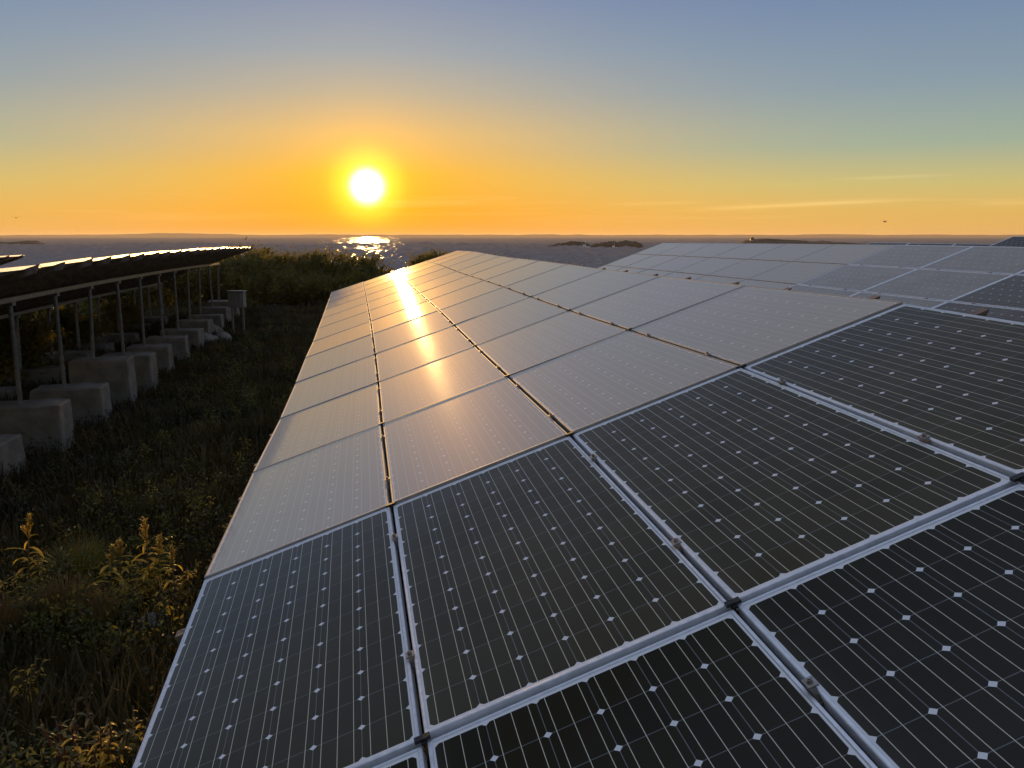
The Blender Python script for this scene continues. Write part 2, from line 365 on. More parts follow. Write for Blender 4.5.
def make_sea():
    """wind waves as real geometry, fading to a flat sheet far out"""
    rg = np.random.default_rng(21)
    Ys = [60.0]
    while Ys[-1] < 16000: Ys.append(Ys[-1] * (1.0045 if 150 < Ys[-1] < 900 else 1.03))
    Ys = np.array(Ys)
    an = np.radians(np.concatenate([np.linspace(-60, -36, 12)[:-1], np.linspace(-36, 36, 620), np.linspace(36, 60, 12)[1:]]))
    Y, A = np.meshgrid(Ys, an, indexing='ij'); X = Y * np.tan(A); Z = np.zeros_like(X)
    for k in range(46):
        L = 2.2 * 10 ** rg.uniform(0, 0.95); th = rg.normal(math.radians(250), 0.55); q = 2 * math.pi / L
        ph = q * (X * math.cos(th) + Y * math.sin(th)) + rg.uniform(0, 6.28)
        Z += 0.0145 * L * np.sin(ph + 0.35 * np.sin(ph)) * np.clip(Y / Y * L * 90 / Y, 0, 1)
    gust = 0.75 + 0.45 * np.sin(X / 37 + 1.7 * np.sin(Y / 61)) * np.sin(Y / 83 + 1.1)
    Z = Z * gust * np.clip(1.6 - Y / 2500, 0, 1)
    V = np.stack([X, Y, Z + SEA], -1).reshape(-1, 3); nx = len(an)
    a = (np.arange(len(Ys) - 1)[:, None] * nx + np.arange(nx - 1)[None]).reshape(-1)
    Fq = np.stack([a, a + 1, a + nx + 1, a + nx], 1)
    n = len(V); V = np.concatenate([V, [(-16800, -400, SEA - 1.6), (16800, -400, SEA - 1.6), (16800, 16800, SEA - 1.6), (-16800, 16800, SEA - 1.6)]]); Fq = np.concatenate([Fq, [[n, n + 1, n + 2, n + 3]]])
    o = np_obj('sea', V, Fq, sea_mat()); o.data.polygons.foreach_set('use_smooth', [True] * len(o.data.polygons))
    return tag(o, kind='structure')
make_sea()

def coast():
    V = []; Fc = []; n = 260
    for i in range(n):
        a = R(-42 + 84 * i / (n - 1)); D = 7200
        px = 512 + 851 * math.tan(a)
        h = 20 + 9 * noise.noise(Vector((i * 0.07, 0, 5))) + 6 * noise.noise(Vector((i * 0.31, 2, 5)))
        h += 12 * math.exp(-((px - 160) / 50) ** 2) + 5 * math.exp(-((px - 240) / 40) ** 2)
        for k, (dd, hh) in enumerate(((0, -12), (60, 0.35 * h), (400, 0.8 * h), (900, h), (2200, -12))):
            V.append(((D + dd) * math.tan(a), D + dd, (SEA if hh < 0 else H - 8) + hh))
    for i in range(n - 1):
        for k in range(4): Fc.append((i * 5 + k, (i + 1) * 5 + k, (i + 1) * 5 + k + 1, i * 5 + k + 1))
    return tag(mesh_obj('hills', V, Fc, M_coast, smooth=True), kind='structure')
coast()

def island(px0, px1, ytop, Y, label, seed, sharp=1.0, prof=None):
    x0 = unproj(px0, 245, Y).x; x1 = unproj(px1, 245, Y).x; hgt = unproj(px0, ytop, Y).z - SEA
    cx = (x0 + x1) / 2; L = (x1 - x0) / 2; Wd = L * 0.7; V = []; Fc = []; nu, nv = 48, 20
    for j in range(nv + 1):
        for i in range(nu + 1):
            a = -1 + 2 * i / nu; b = -1 + 2 * j / nv
            e = max(0.0, 1 - a * a - b * b * 0.999) if a * a + b * b < 1 else 0.0
            pf = prof(a) if prof else 1.0
            z = hgt * pf * (e ** (0.45 * sharp)) * (0.85 + 0.35 * noise.noise(Vector((a * 3.1, b * 3, seed)))) + (0.12 * hgt * noise.noise(Vector((a * 14, b * 9, seed))) if e > 0 else 0)
            V.append((a * L, b * Wd, z if e > 0 else -1.5))
    for j in range(nv):
        for i in range(nu):
            p = j * (nu + 1) + i; Fc.append((p, p + 1, p + nu + 2, p + nu + 1))
    o = mesh_obj('island', V, Fc, M_isle, smooth=False); o.location = (cx, Y, SEA)
    return tag(o, label, 'island', 'low islands in the sea')
island(546, 592, 240.5, 580, 'smaller low island left of the bigger one, small white boat beside it', 3.1, 1.0, lambda a: 0.9 + 0.3 * a)
island(588, 644, 239.6, 575, 'bigger humped dark island right behind the small white boat', 7.7, 1.0, lambda a: 0.95 + 0.25 * a)
island(728, 872, 239.0, 700, 'long low rocky islet with a hut, above the array on the right', 12.3, 1.2, lambda a: (0.75 + 0.55 * math.exp(-((a + 0.55) / 0.25) ** 2)))
island(-60, 42, 239.5, 820, 'flat dark island at the left edge of the sea', 5.5, 1.0, lambda a: 0.55 + (0.55 * math.exp(-((a - 0.75) / 0.22) ** 2)))
def boat(px, py, Y, label, s=1.0):
    p = unproj(px, py, Y); r = empty('boat', (p.x, Y, SEA), R(35))
    m = MB(); L, B, h = 2.6 * s, 0.9 * s, 0.8 * s
    m.add([(-L, -B, h), (-L, B, h), (L * .4, B, h), (L * 1.1, 0, h * 1.25), (L * .4, -B, h), (-L * .9, -B * .6, -0.2), (-L * .9, B * .6, -0.2), (L * .3, B * .5, -0.2), (L * .8, 0, -0.2), (L * .3, -B * .5, -0.2)],
          [(0, 4, 3, 2, 1), (5, 6, 7, 8, 9), (0, 1, 6, 5), (1, 2, 7, 6), (2, 3, 8, 7), (3, 4, 9, 8), (4, 0, 5, 9)])
    m.build('hull', M_white, r)
    c = MB(); c.add([(-L * .4, -B * .6, h), (L * .25, -B * .5, h), (L * .25, B * .5, h), (-L * .4, B * .6, h), (-L * .3, -B * .5, h * 2.4), (0, -B * .4, h * 2.4), (0, B * .4, h * 2.4), (-L * .3, B * .5, h * 2.4)],
                    [(3, 2, 1, 0), (4, 5, 6, 7), (0, 1, 5, 4), (1, 2, 6, 5), (2, 3, 7, 6), (3, 0, 4, 7)])
    c.build('cabin', M_white, r)
    f = MB(); f.tube([(L * .1, 0, h), (L * .1, 0, h * 4.6)], 0.08 * s, 6); f.build('mast', M_white, r)
    tag(r, label, 'boat', 'small white boats by the islands')
boat(585, 247, 535, 'small white boat with a cabin between the two islands', 1.4)
boat(614, 248, 530, 'small white boat in front of the bigger humped island', 1.1)
hp = unproj(752, 240, 700)
hut = empty('hut', (hp.x, 700, hp.z - 0.9))
m = MB(); m.box((-1.4, -1.2, -0.5), (1.4, 1.2, 2.0)); m.build('wall', M_dark, hut)
m = MB(); m.add([(-1.6, -1.4, 2.0), (1.6, -1.4, 2.0), (1.6, 1.4, 2.0), (-1.6, 1.4, 2.0), (0, -1.4, 3.1), (0, 1.4, 3.1)], [(0, 1, 4), (2, 3, 5), (1, 2, 5, 4), (3, 0, 4, 5), (3, 2, 1, 0)]); m.build('roof', M_dark, hut)
m = MB(); m.box((0.4, -0.3, 2.3), (0.9, 0.2, 3.7)); m.build('chimney', M_dark, hut)
tag(hut, 'tiny dark hut standing on the long rocky islet', 'hut')
for (px, py, Y, lab) in ((16, 218, 90, 'tiny dark bird flying low over the sea at the left'), (885, 222, 110, 'tiny dark bird flying low over the sea at the right')):
    p = unproj(px, py, Y); b = empty('bird', p, 0.5)
    m = MB(); m.tube([(0, -.22, 0), (0, -.1, .02), (0, .1, .03), (0, .2, .03), (0, .27, .02)], [.01, .05, .06, .035, .008], 8); m.build('body', M_bird, b, True)
    for s in (-1, 1):
        m = MB(); m.add([(s * .03, -.07, .03), (s * .03, .09, .03), (s * .25, .07, .15), (s * .25, -.05, .15), (s * .55, -.06, .10), (s * .03, -.07, .045), (s * .03, .09, .045), (s * .25, .07, .16), (s * .25, -.05, .16)],
                        [(0, 1, 2, 3), (3, 2, 4), (5, 8, 7, 6), (8, 4, 7), (0, 5, 6, 1), (1, 6, 7, 2), (2, 7, 4), (0, 3, 8, 5), (3, 4, 8)]); m.build('wing', M_bird, b)
    tag(b, lab, 'bird', 'birds over the sea')

HAZE = 7e-5
if HAZE:
    m = MB(); m.box((-17500, -900, -11.5), (17500, 17500, 46)); hz = m.build('haze', None)
    hm = bpy.data.materials.new('evening_haze'); hm.use_nodes = True; t = hm.node_tree; t.nodes.clear()
    vo = t.nodes.new('ShaderNodeVolumePrincipled'); ou = t.nodes.new('ShaderNodeOutputMaterial'); t.links.new(vo.outputs[0], ou.inputs['Volume'])
    vo.inputs['Color'].default_value = (0.95, 0.80, 0.58, 1); vo.inputs['Density'].default_value = HAZE; vo.inputs['Anisotropy'].default_value = 0.3
    hz.data.materials.append(hm); tag(hz, kind='stuff')
# ------------------------------------------------------------------ solar panel prototypes
PL, PW, PT = 1.956, 0.992, 0.040          # length along the row, width up the slope, frame depth
def make_panel(glass, fm):
    r = empty('solar_panel', (0, 0, 0))
    m = MB(); a, b = PL / 2, PW / 2; lp = 0.013; ch = 0.0025
    # frame profile swept round the four mitred sides: (inset from the outer edge, z)
    prof = [(0, -PT), (0, -ch), (ch, 0), (lp - ch, 0), (lp, -0.0035), (lp, -0.008), (0.003, -0.008), (0.003, -PT + 0.002), (0.028, -PT + 0.002), (0.028, -PT)]
    n = len(prof)
    for sx, sy in ((-1, -1), (1, -1), (1, 1), (-1, 1)):
        for (i, z) in prof: m.v.append(Vector((sx * (a - i), sy * (b - i), z)))
    for c in range(4):
        c2 = (c + 1) % 4
        for k in range(n):
            k2 = (k + 1) % n; m.f.append((c * n + k, c2 * n + k, c2 * n + k2, c * n + k2))
    m.build('frame', fm, r)
    e = 0.0035
    V = [(-a + e, -b + e, -0.0075), (a - e, -b + e, -0.0075), (a - e, b - e, -0.0075), (-a + e, b - e, -0.0075)]
    V = [(x * (1 if k else 1), y, -0.0035) for k, (x, y, z) in enumerate(V)]
    ai, bi = a - lp - 0.0003, b - lp - 0.0003
    V = [(-ai, -bi, -0.004), (ai, -bi, -0.004), (ai, bi, -0.004), (-ai, bi, -0.004), (-ai, -bi, -0.0085), (ai, -bi, -0.0085), (ai, bi, -0.0085), (-ai, bi, -0.0085)]
    mesh_obj('cell_laminate', V, [(0, 1, 2, 3), (7, 6, 5, 4), (0, 4, 5, 1), (1, 5, 6, 2), (2, 6, 7, 3), (3, 7, 4, 0)], parent=r, mats=[glass, M_back], fmat=[0, 1, 1, 1, 1, 1])
    j = MB(); j.box((a - 0.30, -0.06, -0.030), (a - 0.18, 0.06, -0.0087)); j.build('junction_box', M_black, r)
    return r
proto = {}
used = {}
def panel(kind, mtx, label, group):
    if kind not in proto:
        proto[kind] = make_panel({'clean': M_clean, 'half': M_half, 'front': M_front, 'semi': M_semi}.get(kind, M_dusty), M_aluw if kind == 'dusty' else M_alu); o = proto[kind]
    else:
        o = dup(proto[kind])
    o.matrix_world = mtx
    tag(o, label, 'solar panel', group)
    return o
ORD = ['first', 'second', 'third', 'fourth', 'fifth', 'sixth', 'seventh', 'eighth', 'ninth', 'tenth', 'eleventh', 'twelfth', 'thirteenth', 'fourteenth']
Wc = 1.01
def array(lines, kindf, labelf, group, rack_label, jitter=0.12, post_up=None, posts='ground', clamps=True, bolts=False, blocks=None, cols=4, post_step=1.72, post_off=0.0, drop=lambda i: 0.0, shade_from=99):
    """lines: list of (origin of line B, cross direction) from near to far. Column k runs from -1+k to k."""
    for i in range(len(lines) - 1):
        (o1, d1), (o2, d2) = lines[i], lines[i + 1]
        for k in range(4):
            c = [o1 + d1 * Wc * (k - 1), o1 + d1 * Wc * k, o2 + d2 * Wc * k, o2 + d2 * Wc * (k - 1)]
            ctr = (c[0] + c[1] + c[2] + c[3]) / 4
            u = ((c[2] + c[3]) - (c[0] + c[1])).normalized(); v = ((c[1] + c[2]) - (c[0] + c[3])).normalized()
            x = -u; z = x.cross(v).normalized(); v = z.cross(x).normalized()
            mt = Matrix((x, v, z)).transposed().to_4x4()
            j = Matrix.Rotation(R(rnd.uniform(-jitter, jitter)), 4, 'X') @ Matrix.Rotation(R(rnd.uniform(-jitter, jitter)), 4, 'Y')
            mt = Matrix.Translation(ctr - z * drop(i)) @ mt @ j
            panel(kindf(i, k), mt, labelf(i, k), group)
    # rack
    mid = (lines[0][0] + lines[-1][0]) / 2
    rk = empty('mounting_rack', (mid.x + 1.0, mid.y, 0)); off = Vector(rk.location)
    def nrm(i):
        i2 = min(i, len(lines) - 2); u = (lines[i2 + 1][0] - lines[i2][0]).normalized()
        return (lines[i][1].cross(u)).normalized() * 1.0
    def P(t, s, dz=0.0):
        """t in panels along the row, s = distance up the slope from line A in panel widths, dz below the panel plane"""
        i = max(0, min(int(t), len(lines) - 2)); f = t - i
        o = lines[i][0].lerp(lines[i + 1][0], f); d = lines[i][1].lerp(lines[i + 1][1], f).normalized()
        u = (lines[i + 1][0] - lines[i][0]).normalized(); n = d.cross(u).normalized()
        if n.z < 0: n = -n
        return o + d * Wc * (s - 1) - n * dz - off, n, d, u
    nl = len(lines) - 1
    for i in range(nl):
        for f in (0.23, 0.77):
            ex = rnd.uniform(0.02, 0.06); p, n, d, u = P(i + f, -ex); q, *_ = P(i + f, 4 + rnd.uniform(0.115, 0.135))
            m = MB(); m.bar(p - n * (PT + 0.041), q - n * (PT + 0.041), 0.06, 0.08, n, cut=0.07); m.build('rail', M_wood, rk)
            if clamps:
                for s in (1, 2, 3):
                    c, n, d, u = P(i + f, s)
                    m = MB(); m.bar(c - u * 0.018 + n * 0.0035, c + u * 0.018 + n * 0.0035, 0.030, 0.006, n); m.bar(c - u * 0.022 - n * 0.02, c + u * 0.022 - n * 0.02, 0.014, 0.04, n)
                    cl = m.build('clamp', M_clamp, rk)
                    if bolts and i < 6:
                        b = MB(); b.tube([c + n * 0.0066, c + n * 0.015], 0.0085, 6); b.tube([c + n * 0.0151, c + n * 0.019], 0.0045, 8); b.build('bolt', M_clamp, cl)
    if bolts:
        for i in range(1, 6):
            for s in (1, 2, 3):
                c, n, d, u = P(i, s); c = c - n * drop(max(i - 1, 0)) * 0.5
                m = MB(); m.bar(c - d * 0.024 + n * 0.001, c + d * 0.024 + n * 0.001, 0.022, 0.010, n); m.bar(c - u * 0.02 - n * 0.006, c + u * 0.02 - n * 0.006, 0.012, 0.008, n); m.build('rubber_spacer', M_black, rk)
    for i in range(shade_from, nl):
        p, n, d, u = P(i, 0.01); q, *_ = P(i, 3.99)
        m = MB(); m.bar(p - n * 0.010, q - n * 0.010, 0.0165, 0.010, n); m.build('gap_shade_strip', M_black, rk)  # added black strip imitating the shade in the open gap between frames
    for s in (0.85, 2.85):
        m = MB(); pts = []
        k = 0.02
        while k <= nl: pts.append(P(k, s)[0] - Vector((0, 0, PT + 0.08 + 0.075))); k += 0.5
        pts.append(P(nl - 0.02, s)[0] - Vector((0, 0, PT + 0.08 + 0.075)))
        for a, b in zip(pts[:-1], pts[1:]): m.bar(a, b + (b - a).normalized() * 0.004, 0.06, 0.065)
        m.build('beam', M_galv, rk)
        t = post_off
        Ltot = nl * 1.945
        while t < Ltot:
            p = P(t / 1.945, s)[0]; top = p - Vector((0, 0, PT + 0.08 + 0.126)); wp = top + off
            g = ground_z(wp.x, wp.y) - 0.15
            if blocks and s > 2: g = blocks(wp)
            elif blocks: g = 0.26
            m = MB(); lean = rnd.uniform(-0.03, 0.03)
            m.tube([(top.x + lean, top.y + lean, g - off.z), tuple(top)], 0.032, 10); m.build('post', M_galv, rk)
            m = MB()
            m.box((top.x - 0.06, top.y - 0.045, top.z - 0.03), (top.x + 0.06, top.y + 0.045, top.z + 0.024)); m.build('bracket', M_galv, rk)
            t += post_step
    tag(rk, rack_label, 'mounting rack', 'steel and timber racks under the panels')
    return rk

def line(o, yaw, tilt):
    a, t = R(yaw), R(tilt)
    return (Vector(o) + Vector((0, 0, H)), Vector((math.cos(a) * math.cos(t), math.sin(a) * math.cos(t), math.sin(t))))
MAIN = [((-.265, 2.229, -1.436), 10.16, 20.03), ((-.63, 4.165, -1.366), 10.15, 19.44), ((-.974, 6.109, -1.379), 10.15, 19.29), ((-1.306, 8.058, -1.400), 10.18, 19.33),
        ((-1.65, 10.004, -1.394), 10.21, 19.08), ((-2.001, 11.948, -1.377), 10.27, 18.71), ((-2.349, 13.892, -1.388), 10.35, 18.9), ((-2.711, 15.834, -1.387), 10.4, 18.64),
        ((-3.07, 17.777, -1.385), 10.44, 18.56), ((-3.43, 19.719, -1.373), 10.47, 18.63), ((-3.793, 21.661, -1.365), 10.5, 18.66), ((-4.153, 23.603, -1.369), 10.52, 18.38), ((-4.515, 25.544, -1.364), 10.52, 17.81)]
ml = [line(*a) for a in MAIN]
o0 = ml[0][0] - (ml[1][0] - ml[0][0]); o0.z = ml[0][0].z - 0.10
ml = [(o0, ml[0][1])] + ml
CN = ['lowest column above the grass', 'second column from the grass', 'third column from the grass', 'top column']
SC = ['lowest', 'second-lowest', 'second-highest', 'top']
def lab_main(i, k):
    if i == 0: return f'solar panel cut off by the bottom of the photo, {CN[k]}'
    if i == 1: return f'large dark solar panel at the front, {CN[k]}'
    return f'sunset-bright panel, near array, {SC[k]} column, {ORD[i-2]} behind the dark front panels'
array(ml, lambda i, k: ('clean', 'front', 'dusty')[min(i, 2)], lab_main, 'solar panels of the near array', 'timber and steel rack carrying the near array in the middle', bolts=True, shade_from=3, drop=lambda i: (0.020, 0.010)[i] if i < 2 else 0.0)

# the other tables stand parallel to it
def tline(X0, Y, zE, ref=11.25, tilt=20.0):
    """line whose D node passes X0 at y=ref; zE is the height of the upper edge relative to the camera"""
    yaw = 10.3; d = Vector((math.cos(R(yaw)) * math.cos(R(tilt)), math.sin(R(yaw)) * math.cos(R(tilt)), math.sin(R(tilt))))
    D = Vector((X0 - 0.183 * (Y - ref), Y, zE - Wc * d.z + H))
    return (D - d * Wc * 2, d)
def interp(x, tab):
    for (a, b), (c, d) in zip(tab[:-1], tab[1:]):
        if x <= c: return b + (d - b) * (x - a) / (c - a)
    return tab[-1][1]
STEP = 1.942
t2 = [tline(6.70, 11.25 + STEP * k, interp(11.25 + STEP * k, [(0, -0.155), (11, -0.155), (15, -0.15), (20, -0.17), (28, -0.215)])) for k in range(-2, 9)]
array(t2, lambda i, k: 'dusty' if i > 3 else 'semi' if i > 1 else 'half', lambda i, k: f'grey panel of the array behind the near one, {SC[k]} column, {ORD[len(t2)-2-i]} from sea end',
      'solar panels of the second array', 'rack carrying the array behind the near one', clamps=True, shade_from=6)
t3a = [tline(13.34, 15.2 + STEP * k, -0.005) for k in range(0, 4)]
t3b = [tline(13.34, 21.05 + STEP * k, -0.20) for k in range(0, 4)]
array(t3a, lambda i, k: 'clean', lambda i, k: f'dark panel reaching the horizon at far right, {SC[k]} column, {ORD[2-i]} from its left end',
      'solar panels of the third array', 'rack of the raised array at the far right edge', clamps=False)
array(t3b, lambda i, k: 'clean', lambda i, k: f'panel of the thin dark far strip at right, {SC[k]} column, {ORD[2-i]} from sea end',
      'solar panels of the lower third array', 'rack of the low far array behind the middle-right one', clamps=False)

# left array, seen from behind and below
edge = [(0, 267.5), (24, 265), (49, 262.3), (82, 258.6), (117, 255), (151, 251.7), (185, 249.2), (220, 247.2), (246, 246.8)]
def left_E(Y):
    px = 359 - 3184 / Y
    py = interp(max(px, -60), [(-60, 275)] + edge)
    return unproj(px, py, Y)
def lline(Y):
    e = left_E(Y); d = Vector((math.cos(R(10.3)) * math.cos(R(19)), math.sin(R(10.3)) * math.cos(R(19)), math.sin(R(19))))
    return (e - d * Wc * 3, d)
ll = [lline(6.1 + STEP * k) for k in range(13)]
BLK = []
def blk(wp):
    k = len(BLK); BLK.append(Vector(wp)); h = [0.66, 0.58, 0.55, 0.68, 0.64, 0.92, 0.74, 0.62, 0.6, 0.55, 0.6, 0.5, 0.6][k % 13]
    return h - 0.02 + ground_z(wp.x, wp.y)
array(ll, lambda i, k: 'left', lambda i, k: f'panel seen from behind, left array, {SC[k]} column, {ORD[len(ll)-2-i]} from sea end',
      'solar panels of the left array', 'steel rack of the left array, grey posts standing on concrete blocks', blocks=blk, jitter=0.5, post_step=1.74, post_off=0.55)
l2 = []
for k in range(5):
    Y = 18.3 + STEP * k; d = ll[0][1]; e = Vector((-15.35 + 0.183 * (28 - Y), Y, H - 0.56)); l2.append((e - d * Wc * 3, d))
array(l2, lambda i, k: 'left', lambda i, k: f'panel of the outermost array, left photo edge, {SC[k]} column, {ORD[len(l2)-2-i]} from sea end',
      'solar panels of the outermost left array', 'rack of the outermost array at the left edge', clamps=False)

# ------------------------------------------------------------------ concrete blocks
def block(cx, cy, h, L, Wd, rz, label, group):
    bm = bmesh.new(); bmesh.ops.create_cube(bm, size=1.0)
    for v in bm.verts:
        v.co.x *= L; v.co.y *= Wd; v.co.z = (v.co.z + 0.5) * h
        if v.co.z > 0.1: v.co.x *= 0.96; v.co.y *= 0.92
    bmesh.ops.bevel(bm, geom=[e for e in bm.edges], offset=0.02, segments=1, affect='EDGES')
    bmesh.ops.subdivide_edges(bm, edges=[e for e in bm.edges if e.calc_length() > 0.2], cuts=6, use_grid_fill=True)
    sd = cx * 3.7 + cy
    for v in bm.verts:
        n = noise.noise(v.co * 5 + Vector((sd, 0, 0))) * 0.022 + noise.noise(v.co * 13 + Vector((sd, 0, 0))) * 0.007
        v.co += v.co.normalized() * n
    # cast lifting notch is suggested by a chipped corner
    me = bpy.data.meshes.new('concrete_block'); bm.to_mesh(me); bm.free(); me.materials.append(M_conc)
    o = bpy.data.objects.new('concrete_block', me); COL.objects.link(o)
    o.location = (cx, cy, ground_z(cx, cy) - 0.03); o.rotation_euler = (0, 0, rz)
    return tag(o, label, 'concrete block', group)
for k, p in enumerate(BLK):
    h = [0.66, 0.58, 0.55, 0.68, 0.64, 0.92, 0.74, 0.62, 0.6, 0.55, 0.6, 0.5, 0.6][k % 13]
    block(p.x + 0.10, p.y + 0.02, h + 0.03, 0.98 + rnd.uniform(-0.08, 0.12), 0.62, R(10) + rnd.uniform(-0.12, 0.12),
          f'concrete block under the {ORD[k]} tall grey post of the left array from the near end', 'concrete blocks under the left array')
inn = []
for k in range(9):
    Y = 11.0 + k * 2.0; e = left_E(Y)
    block(e.x - 3.05 + rnd.uniform(-.1, .1), Y, 0.36, 1.0, 0.6, R(10) + rnd.uniform(-.2, .2), f'shaded concrete block under the left array, {ORD[k]} of the back row from near', 'shaded blocks at the back row')
for (px, py, Y, s, lb) in ((214, 330, 24.5, 0.33, 'larger pale rock by the last post of the left array'), (224, 335, 23.5, 0.24, 'smaller pale rock beside the larger one at the last post'), (207, 338, 23.0, 0.28, 'leaning pale rock before the last concrete blocks')):
    p = unproj(px, py, Y); bm = bmesh.new(); bmesh.ops.create_icosphere(bm, subdivisions=3, radius=s)
    for v in bm.verts:
        n = 1 + 0.5 * noise.noise(v.co * 3 + Vector((px, 0, 0))); v.co *= n; v.co.z = max(v.co.z * 0.9, -0.1)
    me = bpy.data.meshes.new('rock'); bm.to_mesh(me); bm.free(); me.materials.append(M_conc)
    o = bpy.data.objects.new('rock', me); COL.objects.link(o); o.location = (p.x, Y, ground_z(p.x, Y) + 0.08)
    tag(o, lb, 'rock', 'pale rocks by the last post')

# ribbed pale cabinet on legs in the aisle
Yc = 25.0; p = unproj(237, 299, Yc); cb = empty('electrical_cabinet', (p.x, Yc, ground_z(p.x, Yc)), R(-8)); zc = p.z - cb.location.z
m = MB(); m.box((-0.24, -0.10, zc - 0.24), (0.24, 0.10, zc + 0.22)); m.build('housing', M_box, cb)
for i in range(4):
    m = MB(); m.box((-0.215 + i * 0.115, -0.135, zc - 0.21), (-0.145 + i * 0.115, -0.102, zc + 0.19)); m.build('rib', M_box, cb)
m = MB(); m.box((-0.27, -0.15, zc + 0.222), (0.27, 0.13, zc + 0.25)); m.build('lid', M_box, cb)
for s in (-1, 1):
    m = MB(); m.bar((s * 0.17, 0, -0.1), (s * 0.17, 0, zc - 0.242), 0.05, 0.05, (0, 1, 0)); m.build('leg', M_galv, cb)
tag(cb, 'small pale ribbed cabinet on two legs before the bushes', 'electrical cabinet')
# conduit hanging from the last post
e = left_E(26.4); 
# ------------------------------------------------------------------ plants
def leafcloud(rng, centers, spread, size, n, flat=0.0):
    """n leaf quads spread round the given centres -> vertices and faces"""
    c = centers[rng.integers(0, len(centers), n)] + rng.normal(0, 1, (n, 3)) * spread
    a = rng.normal(0, 1, (n, 3)); a /= np.linalg.norm(a, axis=1)[:, None]
    b = rng.normal(0, 1, (n, 3)); b = np.cross(a, b); b /= np.linalg.norm(b, axis=1)[:, None]
    s = size * rng.uniform(0.6, 1.4, (n, 1))
    V = np.stack([c - a * s, c + b * s * 0.42, c + a * s, c - b * s * 0.42], 1).reshape(-1, 3)
    return V, np.arange(n * 4).reshape(-1, 4)
def bush(x, y, ztop, rad, seed, label, n=4200, size=0.07):
    rng = np.random.default_rng(seed); g = ground_z(x, y); h = ztop - g
    r = empty('bush', (x, y, g))
    m = MB(); tips = []
    for k in range(7):
        a = rng.uniform(0, 6.28); l = rad * rng.uniform(0.35, 0.95); hh = h * rng.uniform(0.6, 0.97)
        pts = [(0, 0, -0.1), (math.cos(a) * l * .35, math.sin(a) * l * .35, hh * .45), (math.cos(a) * l * .75, math.sin(a) * l * .75, hh * .8), (math.cos(a) * l, math.sin(a) * l, hh)]
        m.tube(pts, [.045, .03, .018, .006], 6); tips += pts[1:]
        for q in range(4):
            b = rng.uniform(0, 6.28); s = pts[rng.integers(1, 4)]; e = (s[0] + math.cos(b) * .4 * rad, s[1] + math.sin(b) * .4 * rad, min(h * 1.02, s[2] + rng.uniform(-.2, .35) * h * .5))
            m.tube([s, ((s[0] + e[0]) / 2, (s[1] + e[1]) / 2, (s[2] + e[2]) / 2 + .05), e], [.016, .01, .004], 5); tips.append(e)
    m.build('branches', M_bark, r)
    c = np.array(tips)
    extra = np.stack([rng.normal(0, rad * .5, 26), rng.normal(0, rad * .5, 26), rng.uniform(.1, .85, 26) * h], 1); c = np.concatenate([c, extra])
    V, Fq = leafcloud(rng, c, np.array([.17, .17, .15]) * (rad ** .5), size, n)
    # sprays that poke out of the top
    sp = []
    for k in range(16):
        a = rng.uniform(0, 6.28); l = rad * rng.uniform(0, .8); b0 = np.array([math.cos(a) * l, math.sin(a) * l, h * rng.uniform(.72, .95)])
        for q in np.linspace(0, 1, 6): sp.append(b0 + np.array([.1 * q, 0, q * h * .09]))
    V2, F2 = leafcloud(rng, np.array(sp), .035, size * .8, 700)
    V = np.concatenate([V, V2]); Fq = np.concatenate([Fq, F2 + len(Fq) * 4])
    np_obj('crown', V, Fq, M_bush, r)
    return tag(r, label, 'bush', 'bushes between the arrays and the sea')
# (pixel x, top y, distance, radius)
BUSH = [(250, 252.5, 37, 1.4), (262, 249.5, 40, 1.6), (281, 254, 38, 1.4), (298, 256, 36.5, 1.3), (313, 259, 39, 1.5), (330, 262, 37, 1.3), (344, 257.5, 40, 1.1), (358, 258.5, 37, 0.9),
        (371, 268, 35, .9), (384, 275, 34, .8), (428, 257, 38, .7), (439, 254, 37, .8), (236, 262, 35, 1.2), (270, 272, 34.5, 1.2), (302, 276, 34.5, 1.2), (226, 262, 37, 1.4), (205, 266, 36, 1.4), (180, 268, 35, 1.4),
        (330, 281, 34, .9), (155, 270, 35, 1.4), (128, 273, 34, 1.4), (98, 276, 34, 1.5), (66, 280, 33, 1.5), (30, 284, 33, 1.5), (-8, 288, 32, 1.5),
        (63, 316, 21, .7), (2, 322, 17, .8), (112, 305, 25, .8), (28, 300, 26, 1.1)]
BL = ['bushy green shrub left of the tallest one, just right of the left array', 'tallest shrub, light green top rising beside the end of the left array', 'broad shrub right of the tallest one',
      'shrub in the middle of the thicket, its top sloping right', 'shrub in the back of the thicket where the sea begins to show', 'low shrub left of the dark pointed ones', 'dark shrub with twigs standing up under the sun',
      'dark narrow shrub under the sun, right of the twiggy one', 'low dark shrub touching the far end of the near array', 'low dark shrub right behind the corner of the near array, under the glitter',
      'twiggy shrub tips poking above the far edge of the near array', 'rightmost twiggy shrub tips above the far edge of the near array', 'dark shrub beside the ribbed cabinet', 'low round shrub before the thicket, right of the cabinet',
      'low round shrub before the middle of the thicket', 'dark shrub behind the last posts of the left array', 'shaded shrub seen between the left array posts', 'leftmost shaded shrub behind the left array posts', 'small low shrub at the corner of the near array',
      'shaded shrub under the left array, below its far panels', 'shaded shrub under the left array, right of the middle', 'shaded shrub under the middle of the left array', 'shaded shrub under the left array, left of the middle',
      'shaded shrub under the left array near the photo edge', 'shaded shrub at the left edge of the photo, under the array',
      'small leafy bush with gold-lit leaves behind the first grey posts', 'gold-lit bush at the left photo edge behind the first grey post', 'small dark bush among the posts in the middle of the left array', 'dark bush far under the left array near the photo edge']
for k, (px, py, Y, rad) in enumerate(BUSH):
    p = unproj(px, py, Y); bush(p.x, Y, p.z, rad, 100 + k, BL[k])

